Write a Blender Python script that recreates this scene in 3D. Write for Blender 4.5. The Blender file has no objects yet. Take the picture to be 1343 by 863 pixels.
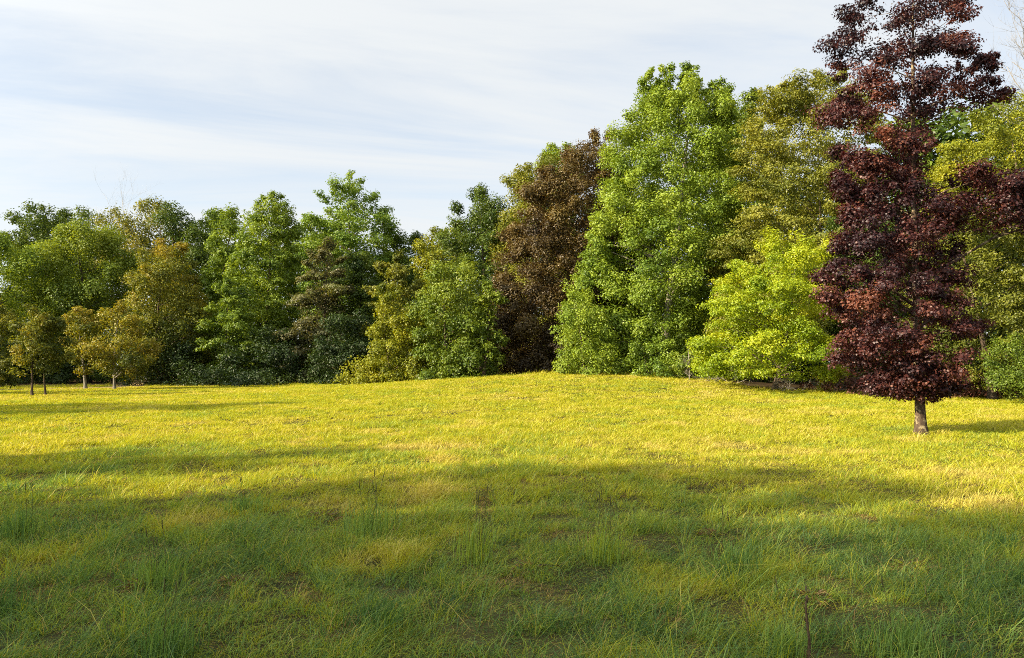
import bpy, math
import numpy as np

# ------------------------------------------------------------------ camera, sky, sun, exposure
sc = bpy.context.scene
COL = sc.collection
IW, IH, F = 1343.0, 863.0, 1034.0          # size of the photograph and its focal length in pixels
EYE = 1.6
PITCH = math.atan((480.0 - IH / 2) / F)     # the eye line lies a little under the middle of the picture
cam_d = bpy.data.cameras.new("camera")
cam_d.sensor_width = 36.0
cam_d.lens = F / IW * 36.0
cam_d.clip_end = 3000.0
cam = bpy.data.objects.new("camera", cam_d)
COL.objects.link(cam)
cam.location = (0, 0, EYE)
cam.rotation_euler = (math.radians(90) + PITCH, 0, 0)
sc.camera = cam

SUN_EL = math.radians(26)
SUN_AZ = (-0.915, -0.40)                   # horizontal direction towards the sun: left, slightly behind
sun_d = bpy.data.lights.new("sun", 'SUN')
sun_d.energy = 5.0
sun_d.angle = math.radians(0.6)
sun_d.color = (1.0, 0.83, 0.58)
sun = bpy.data.objects.new("sun", sun_d)
COL.objects.link(sun)
from mathutils import Vector
_n = math.hypot(*SUN_AZ)
sv = Vector((SUN_AZ[0] / _n * math.cos(SUN_EL), SUN_AZ[1] / _n * math.cos(SUN_EL), math.sin(SUN_EL)))
sun.rotation_euler = sv.to_track_quat('Z', 'Y').to_euler()

sc.view_settings.view_transform = 'Standard'
sc.view_settings.look = 'None'
sc.view_settings.gamma = 1.0
sc.view_settings.use_curve_mapping = False
sc.view_settings.exposure = 1.45
sc.render.engine = 'CYCLES'
sc.cycles.max_bounces = 6
sc.cycles.diffuse_bounces = 5
sc.cycles.glossy_bounces = 1
sc.cycles.transmission_bounces = 3
sc.cycles.use_denoising = False
sc.cycles.filter_width = 0.95

world = bpy.data.worlds.new("World")
sc.world = world
world.use_nodes = True
nt = world.node_tree
nt.nodes.clear()


def wn(t, **kw):
    n = nt.nodes.new(t)
    for k, v in kw.items():
        setattr(n, k, v)
    return n


def wmath(op, a, b=None):
    n = wn('ShaderNodeMath', operation=op)
    for i, v in enumerate((a, b)):
        if v is None:
            continue
        if isinstance(v, (int, float)):
            n.inputs[i].default_value = v
        else:
            nt.links.new(v, n.inputs[i])
    return n.outputs[0]


sky = wn('ShaderNodeTexSky', sky_type='NISHITA', sun_disc=False, sun_elevation=SUN_EL,
         sun_rotation=math.atan2(SUN_AZ[0], SUN_AZ[1]), air_density=1.0, dust_density=0.4, ozone_density=1.0)
geo = wn('ShaderNodeTexCoord')
sep = wn('ShaderNodeSeparateXYZ')
nt.links.new(geo.outputs['Generated'], sep.inputs[0])
zc = wmath('ADD', wmath('MAXIMUM', sep.outputs['Z'], 0.0), 0.10)
comb = wn('ShaderNodeCombineXYZ')           # the cloud sheet: a flat layer high above the meadow
nt.links.new(wmath('DIVIDE', sep.outputs['X'], zc), comb.inputs[0])
nt.links.new(wmath('DIVIDE', sep.outputs['Y'], zc), comb.inputs[1])
mp0 = wn('ShaderNodeMapping')               # turn the sheet so that the streaks run from near left to far right
mp0.inputs['Rotation'].default_value = (0, 0, math.radians(-17))
nt.links.new(comb.outputs[0], mp0.inputs[0])
mp = wn('ShaderNodeMapping')
mp.inputs['Scale'].default_value = (0.5, 1.5, 1.0)
mp.inputs['Location'].default_value = (3.3, 1.9, 0)
nt.links.new(mp0.outputs[0], mp.inputs[0])
nz = wn('ShaderNodeTexNoise')
nz.inputs['Scale'].default_value = 1.0
nz.inputs['Detail'].default_value = 9
nz.inputs['Roughness'].default_value = 0.60
nz.inputs['Distortion'].default_value = 0.7
nt.links.new(mp.outputs[0], nz.inputs['Vector'])
mr = wn('ShaderNodeMapRange', interpolation_type='SMOOTHSTEP')
mr.inputs['From Min'].default_value = 0.30
mr.inputs['From Max'].default_value = 0.66
mr.inputs['To Min'].default_value = 0.55
mr.inputs['To Max'].default_value = 0.97
nt.links.new(nz.outputs[0], mr.inputs['Value'])
mix = wn('ShaderNodeMix', data_type='RGBA')
nt.links.new(mr.outputs[0], mix.inputs['Factor'])
nt.links.new(sky.outputs[0], mix.inputs['A'])
# thin cloud scatters forward: extra brightness towards the unseen sun, added as foreground fill
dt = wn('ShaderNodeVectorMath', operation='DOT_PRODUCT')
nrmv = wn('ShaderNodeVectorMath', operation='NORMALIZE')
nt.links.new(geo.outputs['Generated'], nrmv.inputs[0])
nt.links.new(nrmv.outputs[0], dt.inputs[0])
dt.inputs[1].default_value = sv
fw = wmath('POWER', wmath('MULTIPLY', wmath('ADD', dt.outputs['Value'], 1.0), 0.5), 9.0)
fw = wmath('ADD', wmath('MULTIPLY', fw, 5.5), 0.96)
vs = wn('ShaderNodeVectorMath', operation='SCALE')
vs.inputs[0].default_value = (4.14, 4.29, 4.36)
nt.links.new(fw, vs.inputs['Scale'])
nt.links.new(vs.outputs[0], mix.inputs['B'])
bg = wn('ShaderNodeBackground')
bg.inputs['Strength'].default_value = 0.081
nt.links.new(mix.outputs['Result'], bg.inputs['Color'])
wo = wn('ShaderNodeOutputWorld')
nt.links.new(bg.outputs[0], wo.inputs['Surface'])


# ------------------------------------------------------------------ numbers: noise, rays
def _hash(i, j, k, seed):
    n = (i.astype(np.int64) * 374761393 + j.astype(np.int64) * 668265263 + k.astype(np.int64) * 2147483647 + seed * 974634777)
    n = (n ^ (n >> 13)) * 1274126177
    n = n & 0x7fffffff
    n = n ^ (n >> 16)
    return (n & 0xffff) / 65535.0


def vnoise(x, y, z=None, seed=0):
    x = np.asarray(x, float); y = np.asarray(y, float)
    z = np.zeros_like(x) if z is None else np.asarray(z, float)
    i, j, k = np.floor(x), np.floor(y), np.floor(z)
    u, v, w = x - i, y - j, z - k
    u, v, w = (t * t * (3 - 2 * t) for t in (u, v, w))
    r = 0
    for a in (0, 1):
        for b in (0, 1):
            for c in (0, 1):
                r = r + _hash(i + a, j + b, k + c, seed) * (u if a else 1 - u) * (v if b else 1 - v) * (w if c else 1 - w)
    return r


def fbm(x, y, z=None, seed=0, n=3):
    s, a, t = 0, 1.0, 0
    for o in range(n):
        f = 2.03 ** o
        s = s + a * vnoise(np.asarray(x) * f, np.asarray(y) * f, None if z is None else np.asarray(z) * f, seed + o * 17)
        t += a
        a *= 0.5
    return s / t


def ground(x, y):
    """height of the meadow: nearly flat, with one low swell right of the middle"""
    x = np.asarray(x, float); y = np.asarray(y, float)
    h = 1.10 * np.exp(-((x - 4.5) / 9.5) ** 2 * 0.5 - ((y - 52) / 12.0) ** 2 * 0.5)
    h = h + 0.10 * (fbm(x / 9, y / 9, seed=5) - 0.5) + 0.05 * (fbm(x / 2.2, y / 2.2, seed=8) - 0.5) + 0.11 * (fbm(x / 0.95, y / 0.85, seed=18, n=2) - 0.5) * np.exp(-(np.hypot(x, np.maximum(y, 0)) / 16) ** 2)
    return h


def at(px, py, Y):
    """world X and Z of a picture point that lies Y metres ahead"""
    xv = (np.asarray(px, float) - IW / 2) / F
    yv = (IH / 2 - np.asarray(py, float)) / F
    dy = math.cos(PITCH) - yv * math.sin(PITCH)
    dz = math.sin(PITCH) + yv * math.cos(PITCH)
    return xv / dy * Y, EYE + dz / dy * Y


EDGE_PX = [-600, 0, 200, 300, 450, 480, 560, 620, 750, 900, 960, 1000, 1100, 1343, 2000]
EDGE_Y = [60, 64, 64, 65, 63, 56, 53.5, 51.5, 50.5, 46.5, 42.5, 38.6, 38.0, 38.0, 36]


def edge(x, y):
    px = IW / 2 + F * np.asarray(x) / np.maximum(np.asarray(y), 1.0)
    return np.interp(px, EDGE_PX, EDGE_Y)


# ------------------------------------------------------------------ materials
def new_mat(name):
    m = bpy.data.materials.new(name)
    m.use_nodes = True
    m.node_tree.nodes.clear()
    return m, m.node_tree


def leaf_mat(name, cols, transl=0.38, gloss=0.018, tcol=(1.3, 1.15, 0.45)):
    """cols: colours along the 'tint' value of each leaf"""
    m, t = new_mat(name)
    L = t.links.new
    at_ = t.nodes.new('ShaderNodeAttribute'); at_.attribute_name = 'tint'
    rp = t.nodes.new('ShaderNodeValToRGB')
    e = rp.color_ramp.elements
    e[0].position = 0.0; e[0].color = (*cols[0], 1)
    e[1].position = 1.0; e[1].color = (*cols[-1], 1)
    for q, c in enumerate(cols[1:-1]):
        x = e.new((q + 1) / (len(cols) - 1)); x.color = (*c, 1)
    L(at_.outputs['Fac'], rp.inputs[0])
    d = t.nodes.new('ShaderNodeBsdfDiffuse')
    L(rp.outputs[0], d.inputs[0])
    tr = t.nodes.new('ShaderNodeBsdfTranslucent')
    mul = t.nodes.new('ShaderNodeMix'); mul.data_type = 'RGBA'; mul.blend_type = 'MULTIPLY'
    mul.inputs['Factor'].default_value = 1.0
    mul.inputs['B'].default_value = (*tcol, 1)
    L(rp.outputs[0], mul.inputs['A'])
    L(mul.outputs['Result'], tr.inputs[0])
    mx = t.nodes.new('ShaderNodeMixShader'); mx.inputs[0].default_value = transl
    L(d.outputs[0], mx.inputs[1]); L(tr.outputs[0], mx.inputs[2])
    out = t.nodes.new('ShaderNodeOutputMaterial')
    if gloss:
        g = t.nodes.new('ShaderNodeBsdfGlossy'); g.inputs['Roughness'].default_value = 0.45
        g.inputs[0].default_value = (1, 1, 1, 1)
        m2 = t.nodes.new('ShaderNodeMixShader'); m2.inputs[0].default_value = gloss
        L(mx.outputs[0], m2.inputs[1]); L(g.outputs[0], m2.inputs[2])
        L(m2.outputs[0], out.inputs[0])
    else:
        L(mx.outputs[0], out.inputs[0])
    return m


def bark_mat(name, c1, c2, scale=6.0, lichen=None):
    m, t = new_mat(name)
    L = t.links.new
    tc = t.nodes.new('ShaderNodeTexCoord')
    mpn = t.nodes.new('ShaderNodeMapping'); mpn.inputs['Scale'].default_value = (scale, scale, scale * 0.3)
    L(tc.outputs['Object'], mpn.inputs[0])
    n = t.nodes.new('ShaderNodeTexNoise'); n.inputs['Scale'].default_value = 2.0; n.inputs['Detail'].default_value = 6
    n.inputs['Roughness'].default_value = 0.7
    L(mpn.outputs[0], n.inputs['Vector'])
    rp = t.nodes.new('ShaderNodeValToRGB')
    rp.color_ramp.elements[0].position = 0.35; rp.color_ramp.elements[0].color = (*c1, 1)
    rp.color_ramp.elements[1].position = 0.68; rp.color_ramp.elements[1].color = (*c2, 1)
    L(n.outputs[0], rp.inputs[0])
    b = t.nodes.new('ShaderNodeBsdfDiffuse'); L(rp.outputs[0], b.inputs[0])
    bp = t.nodes.new('ShaderNodeBump'); bp.inputs['Strength'].default_value = 0.9; bp.inputs['Distance'].default_value = 0.03
    L(n.outputs[0], bp.inputs['Height']); L(bp.outputs[0], b.inputs['Normal'])
    out = t.nodes.new('ShaderNodeOutputMaterial')
    if lichen:
        n2 = t.nodes.new('ShaderNodeTexNoise'); n2.inputs['Scale'].default_value = 9.0; n2.inputs['Detail'].default_value = 3
        L(tc.outputs['Object'], n2.inputs['Vector'])
        r2 = t.nodes.new('ShaderNodeMapRange'); r2.inputs['From Min'].default_value = 0.55; r2.inputs['From Max'].default_value = 0.62
        L(n2.outputs[0], r2.inputs['Value'])
        mxc = t.nodes.new('ShaderNodeMix'); mxc.data_type = 'RGBA'
        L(r2.outputs[0], mxc.inputs['Factor']); L(rp.outputs[0], mxc.inputs['A']); mxc.inputs['B'].default_value = (*lichen, 1)
        L(mxc.outputs['Result'], b.inputs[0])
    L(b.outputs[0], out.inputs[0])
    return m


BARK = bark_mat('bark_brown', (0.035, 0.027, 0.02), (0.13, 0.10, 0.07))
BARK_GREY = bark_mat('bark_grey', (0.10, 0.09, 0.075), (0.30, 0.27, 0.22))
BARK_MAPLE = bark_mat('bark_maple', (0.03, 0.022, 0.016), (0.11, 0.08, 0.055), 8.0, (0.22, 0.18, 0.11))
BARK_PALE = bark_mat('bark_pale', (0.22, 0.20, 0.17), (0.48, 0.45, 0.39))

M = dict(
    bright=leaf_mat('leaf_bright_green', [(0.080, 0.140, 0.014), (0.158, 0.232, 0.018), (0.245, 0.318, 0.03)]),
    mid=leaf_mat('leaf_mid_green', [(0.052, 0.094, 0.011), (0.112, 0.165, 0.014), (0.19, 0.24, 0.02)]),
    dark=leaf_mat('leaf_dark_green', [(0.030, 0.058, 0.008), (0.060, 0.10, 0.011), (0.105, 0.15, 0.016)]),
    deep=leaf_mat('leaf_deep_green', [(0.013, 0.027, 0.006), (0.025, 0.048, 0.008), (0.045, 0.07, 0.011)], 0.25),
    yellow=leaf_mat('leaf_yellow_green', [(0.09, 0.12, 0.008), (0.20, 0.22, 0.010), (0.31, 0.30, 0.016)]),
    olive=leaf_mat('leaf_olive', [(0.075, 0.098, 0.012), (0.155, 0.17, 0.016), (0.24, 0.235, 0.03)]),
    lime=leaf_mat('leaf_lime', [(0.13, 0.205, 0.006), (0.245, 0.320, 0.008), (0.38, 0.405, 0.012)], 0.42),
    birch=leaf_mat('leaf_birch', [(0.10, 0.12, 0.02), (0.19, 0.20, 0.035), (0.28, 0.26, 0.06)]),
    rust=leaf_mat('leaf_rust', [(0.055, 0.078, 0.010), (0.115, 0.136, 0.012), (0.19, 0.19, 0.016), (0.26, 0.205, 0.022)]),
    cypress=leaf_mat('leaf_cypress', [(0.056, 0.105, 0.010), (0.125, 0.19, 0.014), (0.21, 0.28, 0.022)]),
    larch=leaf_mat('leaf_larch', [(0.07, 0.14, 0.012), (0.13, 0.205, 0.016), (0.20, 0.27, 0.03)]),
    brownfir=leaf_mat('leaf_brown_fir', [(0.05, 0.06, 0.022), (0.088, 0.090, 0.034), (0.118, 0.112, 0.040), (0.125, 0.148, 0.03)]),
    beech=leaf_mat('leaf_copper_beech', [(0.029, 0.020, 0.010), (0.057, 0.040, 0.013), (0.092, 0.064, 0.016), (0.12, 0.088, 0.019)], 0.25, 0.02, (1.3, 0.9, 0.5)),
    maple=leaf_mat('leaf_purple_maple', [(0.013, 0.006, 0.008), (0.026, 0.010, 0.012), (0.060, 0.018, 0.016), (0.14, 0.050, 0.027)], 0.24, 0.022, (1.5, 0.55, 0.45)),
    barberry=leaf_mat('leaf_barberry', [(0.05, 0.022, 0.018), (0.11, 0.04, 0.03), (0.17, 0.08, 0.045)], 0.25),
)


# ------------------------------------------------------------------ mesh helpers
def mesh_from(name, V, faces_flat, sizes, mat, attrs=None, smooth=False):
    me = bpy.data.meshes.new(name)
    V = np.ascontiguousarray(V, np.float32)
    faces_flat = np.ascontiguousarray(faces_flat, np.int32)
    sizes = np.ascontiguousarray(sizes, np.int32)
    me.vertices.add(len(V)); me.vertices.foreach_set('co', V.ravel())
    me.loops.add(len(faces_flat)); me.loops.foreach_set('vertex_index', faces_flat)
    me.polygons.add(len(sizes))
    st = np.zeros(len(sizes), np.int32); st[1:] = np.cumsum(sizes)[:-1]
    me.polygons.foreach_set('loop_start', st)
    me.polygons.foreach_set('use_smooth', np.full(len(sizes), smooth, bool))
    for k, a in (attrs or {}).items():
        at_ = me.attributes.new(k, 'FLOAT', 'POINT')
        at_.data.foreach_set('value', np.ascontiguousarray(a, np.float32))
    me.update(calc_edges=True)
    me.materials.append(mat)
    return me


def link(name, data, parent=None, loc=None):
    o = bpy.data.objects.new(name, data)
    COL.objects.link(o)
    if parent is not None:
        o.parent = parent
    if loc is not None:
        o.location = loc
    return o


def tag(o, label=None, cat=None, group=None, kind=None):
    if label: o['label'] = label
    if cat: o['category'] = cat
    if group: o['group'] = group
    if kind: o['kind'] = kind
    return o


class Tubes:
    """tapered round limbs collected into one mesh"""
    def __init__(self):
        self.V, self.F, self.S, self.n = [], [], [], 0

    def add(self, pts, rad, sides=6):
        pts = np.asarray(pts, float); rad = np.asarray(rad, float)
        d = np.gradient(pts, axis=0)
        d /= np.linalg.norm(d, axis=1)[:, None] + 1e-9
        ref = np.where(np.abs(d[:, 2:3]) > 0.9, [[1.0, 0, 0]], [[0, 0, 1.0]])
        if (np.abs(d[:, 2]) > 0.9).any():
            ref = np.tile([[0.98, 0.17, 0.1]], (len(pts), 1))
        u = np.cross(d, ref); u /= np.linalg.norm(u, axis=1)[:, None] + 1e-9
        v = np.cross(d, u)
        a = np.arange(sides) / sides * 2 * math.pi
        ring = pts[:, None] + rad[:, None, None] * (np.cos(a)[None, :, None] * u[:, None] + np.sin(a)[None, :, None] * v[:, None])
        k = len(pts)
        self.V.append(ring.reshape(-1, 3))
        i = np.arange(k - 1)[:, None] * sides; j = np.arange(sides)[None]; j2 = (j + 1) % sides
        f = np.stack([i + j, i + j2, i + sides + j2, i + sides + j], -1).reshape(-1) + self.n
        self.F.append(f); self.S.append(np.full((k - 1) * sides, 4))
        self.F.append(np.arange(sides)[::-1] + self.n); self.S.append([sides])
        self.F.append(np.arange(sides) + (k - 1) * sides + self.n); self.S.append([sides])
        self.n += k * sides

    def mesh(self, name, mat):
        return mesh_from(name, np.concatenate(self.V), np.concatenate(self.F), np.concatenate(self.S), mat, smooth=True)


def unit(v):
    return v / (np.linalg.norm(v, axis=-1, keepdims=True) + 1e-9)


MAPLE_LEAF = np.array([(-0.5, 0), (-0.30, 0.34), (-0.05, 0.22), (0.10, 0.48), (0.20, 0.18), (0.5, 0), (0.20, -0.18), (0.10, -0.48), (-0.05, -0.22), (-0.30, -0.34)])


def leaves_mesh(name, rng, P, Nn, tint, size, mat, shape='quad', droop=0.3, aspect=0.62):
    """one leaf (or small spray of leaves) per point, each a folded blade"""
    n = len(P)
    a = unit(np.cross(Nn, rng.normal(size=(n, 3))))
    a[:, 2] -= droop
    a = unit(a - Nn * (a * Nn).sum(1, keepdims=True))
    b = np.cross(Nn, a)
    s = (size * rng.uniform(0.65, 1.35, n))[:, None]
    if shape == 'quad':
        asp = aspect * rng.uniform(0.8, 1.2, n)[:, None]
        V = np.stack([P - a * s * 0.5, P + b * s * asp * 0.5 + Nn * s * 0.10, P + a * s * 0.5, P - b * s * asp * 0.5 + Nn * s * 0.10], 1)
        k = 4
    else:
        T = MAPLE_LEAF
        V = P[:, None] + s[:, None] * (T[None, :, :1] * a[:, None] + T[None, :, 1:] * b[:, None] + 0.25 * np.abs(T[None, :, 1:]) * Nn[:, None])
        k = len(T)
    return mesh_from(name, V.reshape(-1, 3), np.arange(n * k), np.full(n, k), mat, {'tint': np.repeat(tint, k)})


def clumped(rng, C, cr, A, per, flat, elong, spread, normal_up):
    """leaves spread through clumps: C centres, cr radii, A long axes"""
    nC = len(C)
    idx = np.repeat(np.arange(nC), per)
    v = unit(rng.normal(size=(len(idx), 3))) * (rng.random(len(idx)) ** spread)[:, None]
    up = np.array([0, 0, 1.0])
    A = unit(A)
    B = unit(np.cross(A, up) + 1e-4)
    N = np.cross(B, A)
    N *= np.where(N[:, 2:3] < 0, -1, 1)
    off = (A[idx] * v[:, :1] * elong + B[idx] * v[:, 1:2] + N[idx] * v[:, 2:3] * flat) * cr[idx][:, None]
    # sprays sag towards their tips
    off[:, 2] -= (np.clip(v[:, 0], 0, 1) ** 2) * cr[idx] * 0.25
    Nn = unit(unit(off) * 0.75 + up * normal_up + rng.normal(size=off.shape) * 0.32)
    return C[idx] + off, Nn, idx


def make_tree(name, label, cat, px, Y, outlines, mat, leaf_px=2.9, clump_px=24, cover=7.0, elong=1.0, flat=0.75, rise=0.35,
              gap=0.30, rough=0.22, seed=1, trunk_px=None, bark=None, warm=0.0, group=None, depth=1.0, shape='quad',
              limbs=16, base_py=None, back=0.7, normal_up=0.45, spread=0.45, trunk_name='trunk', lean=0.0, trunk_top=0.86, leaf_aspect=0.62,
              bare=0, tint0=0.0, bough=1.65, sag=0.25):
    """a tree or shrub whose crown fills the volumes given by outlines [(row, left, right), ...] at Y metres ahead"""
    rng = np.random.default_rng(seed)
    k = Y / F
    X0 = float(at(px, 480, Y)[0])
    Z0 = float(ground(X0, Y)) - 0.03
    org = np.array([X0, Y, Z0])
    root = tag(link(name, None, loc=org), label, cat, group)
    Ps, Ns, Ts, tips = [], [], [], []
    ztop = -1e9; zall = []
    for oi, ol in enumerate(outlines):
        opt = {}
        if isinstance(ol, dict):
            opt = ol; ol = ol['o']
        ol = np.array(ol, float)
        dY = opt.get('dy', 0.0)
        zz = at(px, ol[:, 0], Y + dY)[1]; xl = at(ol[:, 1], 480, Y + dY)[0]; xr = at(ol[:, 2], 480, Y + dY)[0]
        order = np.argsort(zz)
        zz, xl, xr = zz[order], xl[order], xr[order]
        zmin, zmax = max(zz[0], Z0 + 0.05), zz[-1]
        zall += [zmin, zmax]
        area = float((np.diff(zz) * ((xr - xl)[1:] + (xr - xl)[:-1]) / 2).sum()) / k / k                    # in square picture points
        cpx = opt.get('clump_px', clump_px)
        Rb0 = cpx * k * bough
        nB = int(area * k * k * 2.3 / Rb0 ** 2 * opt.get('dens', 1)) + 5
        g = np.linspace(zmin, zmax, 200)
        w = np.interp(g, zz, xr - xl) + 0.03 * (zmax - zmin)
        cdf = np.cumsum(w); cdf /= cdf[-1]
        # boughs: spread evenly over the crown's skin, the far side thinner
        cand = nB * 6
        z = np.interp(rng.random(cand), cdf, g)
        th = rng.uniform(0, 2 * math.pi, cand)
        keep = (np.sin(th) < 0.25) | (rng.random(cand) < back)
        z, th = z[keep], th[keep]
        l, r = np.interp(z, zz, xl), np.interp(z, zz, xr)
        cx, hr = (l + r) / 2, (r - l) / 2
        ru = hr * depth * opt.get('depth', 1)
        dx, dy = np.cos(th), np.sin(th)
        wob = (fbm(dx * 1.7 + 9 + seed, dy * 1.7 + 7, z / (0.25 * (zmax - zmin) + 0.3), seed, 2) - 0.5) * 2
        f = 1 + rough * wob * 1.3
        Rb = Rb0 * rng.uniform(0.55, 1.35, len(z)) * np.clip(hr / (1.6 * Rb0), 0.45, 1)
        C = np.stack([cx + dx * np.maximum(hr * f - Rb * (0.30 + 0.42 * elong), 0.0), Y + dY + dy * np.maximum(ru * f - Rb * (0.30 + 0.42 * elong), 0.0), np.minimum(z, zmax - Rb * flat * 0.8)], 1)
        sel = []
        for q in range(len(C)):
            if len(sel) >= nB:
                break
            if sel:
                d2 = ((C[sel] - C[q]) ** 2).sum(1)
                if (d2 < (0.58 * (Rb[sel] + Rb[q])) ** 2).any():
                    continue
            sel.append(q)
        C, Rb, th, z, hr = C[sel], Rb[sel], th[sel], z[sel], hr[sel]
        gn = rng.random(len(C))
        kp = gn > opt.get('gap', gap) * 0.45
        C, Rb, th, z = C[kp], Rb[kp], th[kp], z[kp]
        tt = np.clip((z - zmin) / (zmax - zmin), 0, 1)
        ris = rise + (1.2 - rise) * tt ** 4
        A = unit(np.stack([np.cos(th) * np.cos(ris), np.sin(th) * np.cos(ris), np.sin(ris)], 1) + rng.normal(size=(len(z), 3)) * 0.2)
        # clumps on the outer, upper side of each bough
        m_ = max(6, int(3.4 * bough ** 2))
        bi = np.repeat(np.arange(len(C)), m_)
        v = unit(rng.normal(size=(len(bi), 3)) + np.stack([np.cos(th[bi]) * 0.7, np.sin(th[bi]) * 0.7, np.full(len(bi), 0.55)], 1))
        v = v * rng.uniform(0.55, 1.0, len(bi))[:, None]
        Bx = unit(np.cross(A, [0, 0, 1.0]) + 1e-4); Nx = np.cross(Bx, A); Nx *= np.where(Nx[:, 2:3] < 0, -1, 1)
        va, vb, vn = (v * A[bi]).sum(1), (v * Bx[bi]).sum(1), (v * Nx[bi]).sum(1)
        CC = C[bi] + (A[bi] * (va * elong)[:, None] + Bx[bi] * vb[:, None] + Nx[bi] * (vn * flat)[:, None]) * Rb[bi][:, None]
        CC[:, 2] -= np.clip(va, 0, 1) ** 2 * Rb[bi] * sag
        cr = cpx * k * rng.uniform(0.55, 1.15, len(CC)) * np.clip(Rb[bi] / Rb0, 0.5, 1)
        AA = unit(A[bi] + 0.6 * v + rng.normal(size=v.shape) * 0.25)
        nL = area / (leaf_px ** 2 * 0.5) * cover * opt.get('dens', 1)
        wt = (cr / cr.mean()) ** 2 * rng.uniform(0.6, 1.4, len(CC))
        per = np.maximum(2, nL / len(CC) * wt).astype(int)
        P, Nn, idx = clumped(rng, CC, cr, AA, per, flat, 0.9 + 0.35 * elong, spread, normal_up)
        bt = rng.normal(0.5, 0.17, len(C)); ct = bt[bi] + rng.normal(0, 0.10, len(CC))
        t = ct[idx] + rng.normal(0, 0.15, len(P))
        # thin leaves inside the crown
        nI = int(nL * opt.get('inner', 0.19))
        zi = np.interp(rng.random(nI), cdf, g); ti = rng.uniform(0, 2 * math.pi, nI); qi = np.sqrt(rng.random(nI)) * 0.72
        li, ri = np.interp(zi, zz, xl), np.interp(zi, zz, xr)
        PI_ = np.stack([(li + ri) / 2 + np.cos(ti) * qi * (ri - li) / 2, Y + dY + np.sin(ti) * qi * (ri - li) / 2 * depth, zi - 0.04 * (zmax - zmin)], 1)
        P = np.concatenate([P, PI_]); Nn = np.concatenate([Nn, unit(rng.normal(size=(nI, 3)) + [0, 0, 0.5])]); t = np.concatenate([t, rng.normal(0.4, 0.15, nI)])
        t = t + 0.45 * (fbm(P[:, 0] / (5 * cpx * k), P[:, 1] / (5 * cpx * k), P[:, 2] / (4 * cpx * k), seed + 60, 2) - 0.5)
        t = t + warm * (np.clip((P[:, 2] - zmin) / (zmax - zmin), 0, 1) - 0.55) + tint0
        ok = P[:, 2] > ground(P[:, 0], P[:, 1]) + 0.04
        Ps.append(P[ok]); Ns.append(Nn[ok]); Ts.append(np.clip(t[ok], 0, 1)); tips.append(np.concatenate([C, Rb[:, None]], 1))
    P = np.concatenate(Ps) - org; Nn = np.concatenate(Ns); T = np.concatenate(Ts)
    tips = np.concatenate(tips)
    me = leaves_mesh('crown', rng, P, Nn, T, leaf_px * k, mat, shape, aspect=leaf_aspect)
    link('crown', me, root)
    # trunk with limbs
    zmax = max(zall); zmin = min(zall)
    H = zmax - Z0
    tr = (trunk_px * k / 2) if trunk_px else max(0.05, 0.018 * H)
    top = np.array([tips[np.argmax(tips[:, 2]), 0], Y, Z0 + H * trunk_top]) - org
    tbs = Tubes()
    hs = np.concatenate([[0, 0.008, 0.02, 0.04], np.linspace(0.08, 1, 9)])
    bend = rng.normal(size=2) * 0.02 * H
    path = np.stack([top[0] * hs ** 1.3 + bend[0] * np.sin(hs * 3.1), bend[1] * np.sin(hs * 3.1), top[2] * hs], 1)
    rad = tr * 0.95 * (1 - 0.9 * hs) * (1 + 0.75 * np.exp(-hs * H / (1.6 * tr + 0.03)))
    path[0, 2] -= 0.15
    tbs.add(path, rad, 10)
    if limbs:
        sel = rng.permutation(len(tips))[:limbs]
        for q in sel:
            e = tips[q, :3] - org
            h0 = np.clip((e[2] - 0.45 * math.hypot(e[0], e[1])) / top[2], max(0.10, (zmin - Z0) / H * 0.9), 0.92)
            s = np.array([np.interp(h0, hs, path[:, i]) for i in range(3)])
            s[2] = top[2] * h0
            m_ = s + (e - s) * 0.5 + np.array([0, 0, 0.08 * np.linalg.norm(e - s)]) + rng.normal(size=3) * 0.03 * np.linalg.norm(e - s)
            r0 = np.interp(h0, hs, rad) * 0.5
            tbs.add([s, s + (m_ - s) * 0.5, m_, e], [r0, r0 * 0.75, r0 * 0.5, r0 * 0.16], 6)
    link(trunk_name, tbs.mesh(trunk_name, bark or BARK), root)
    return root


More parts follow.
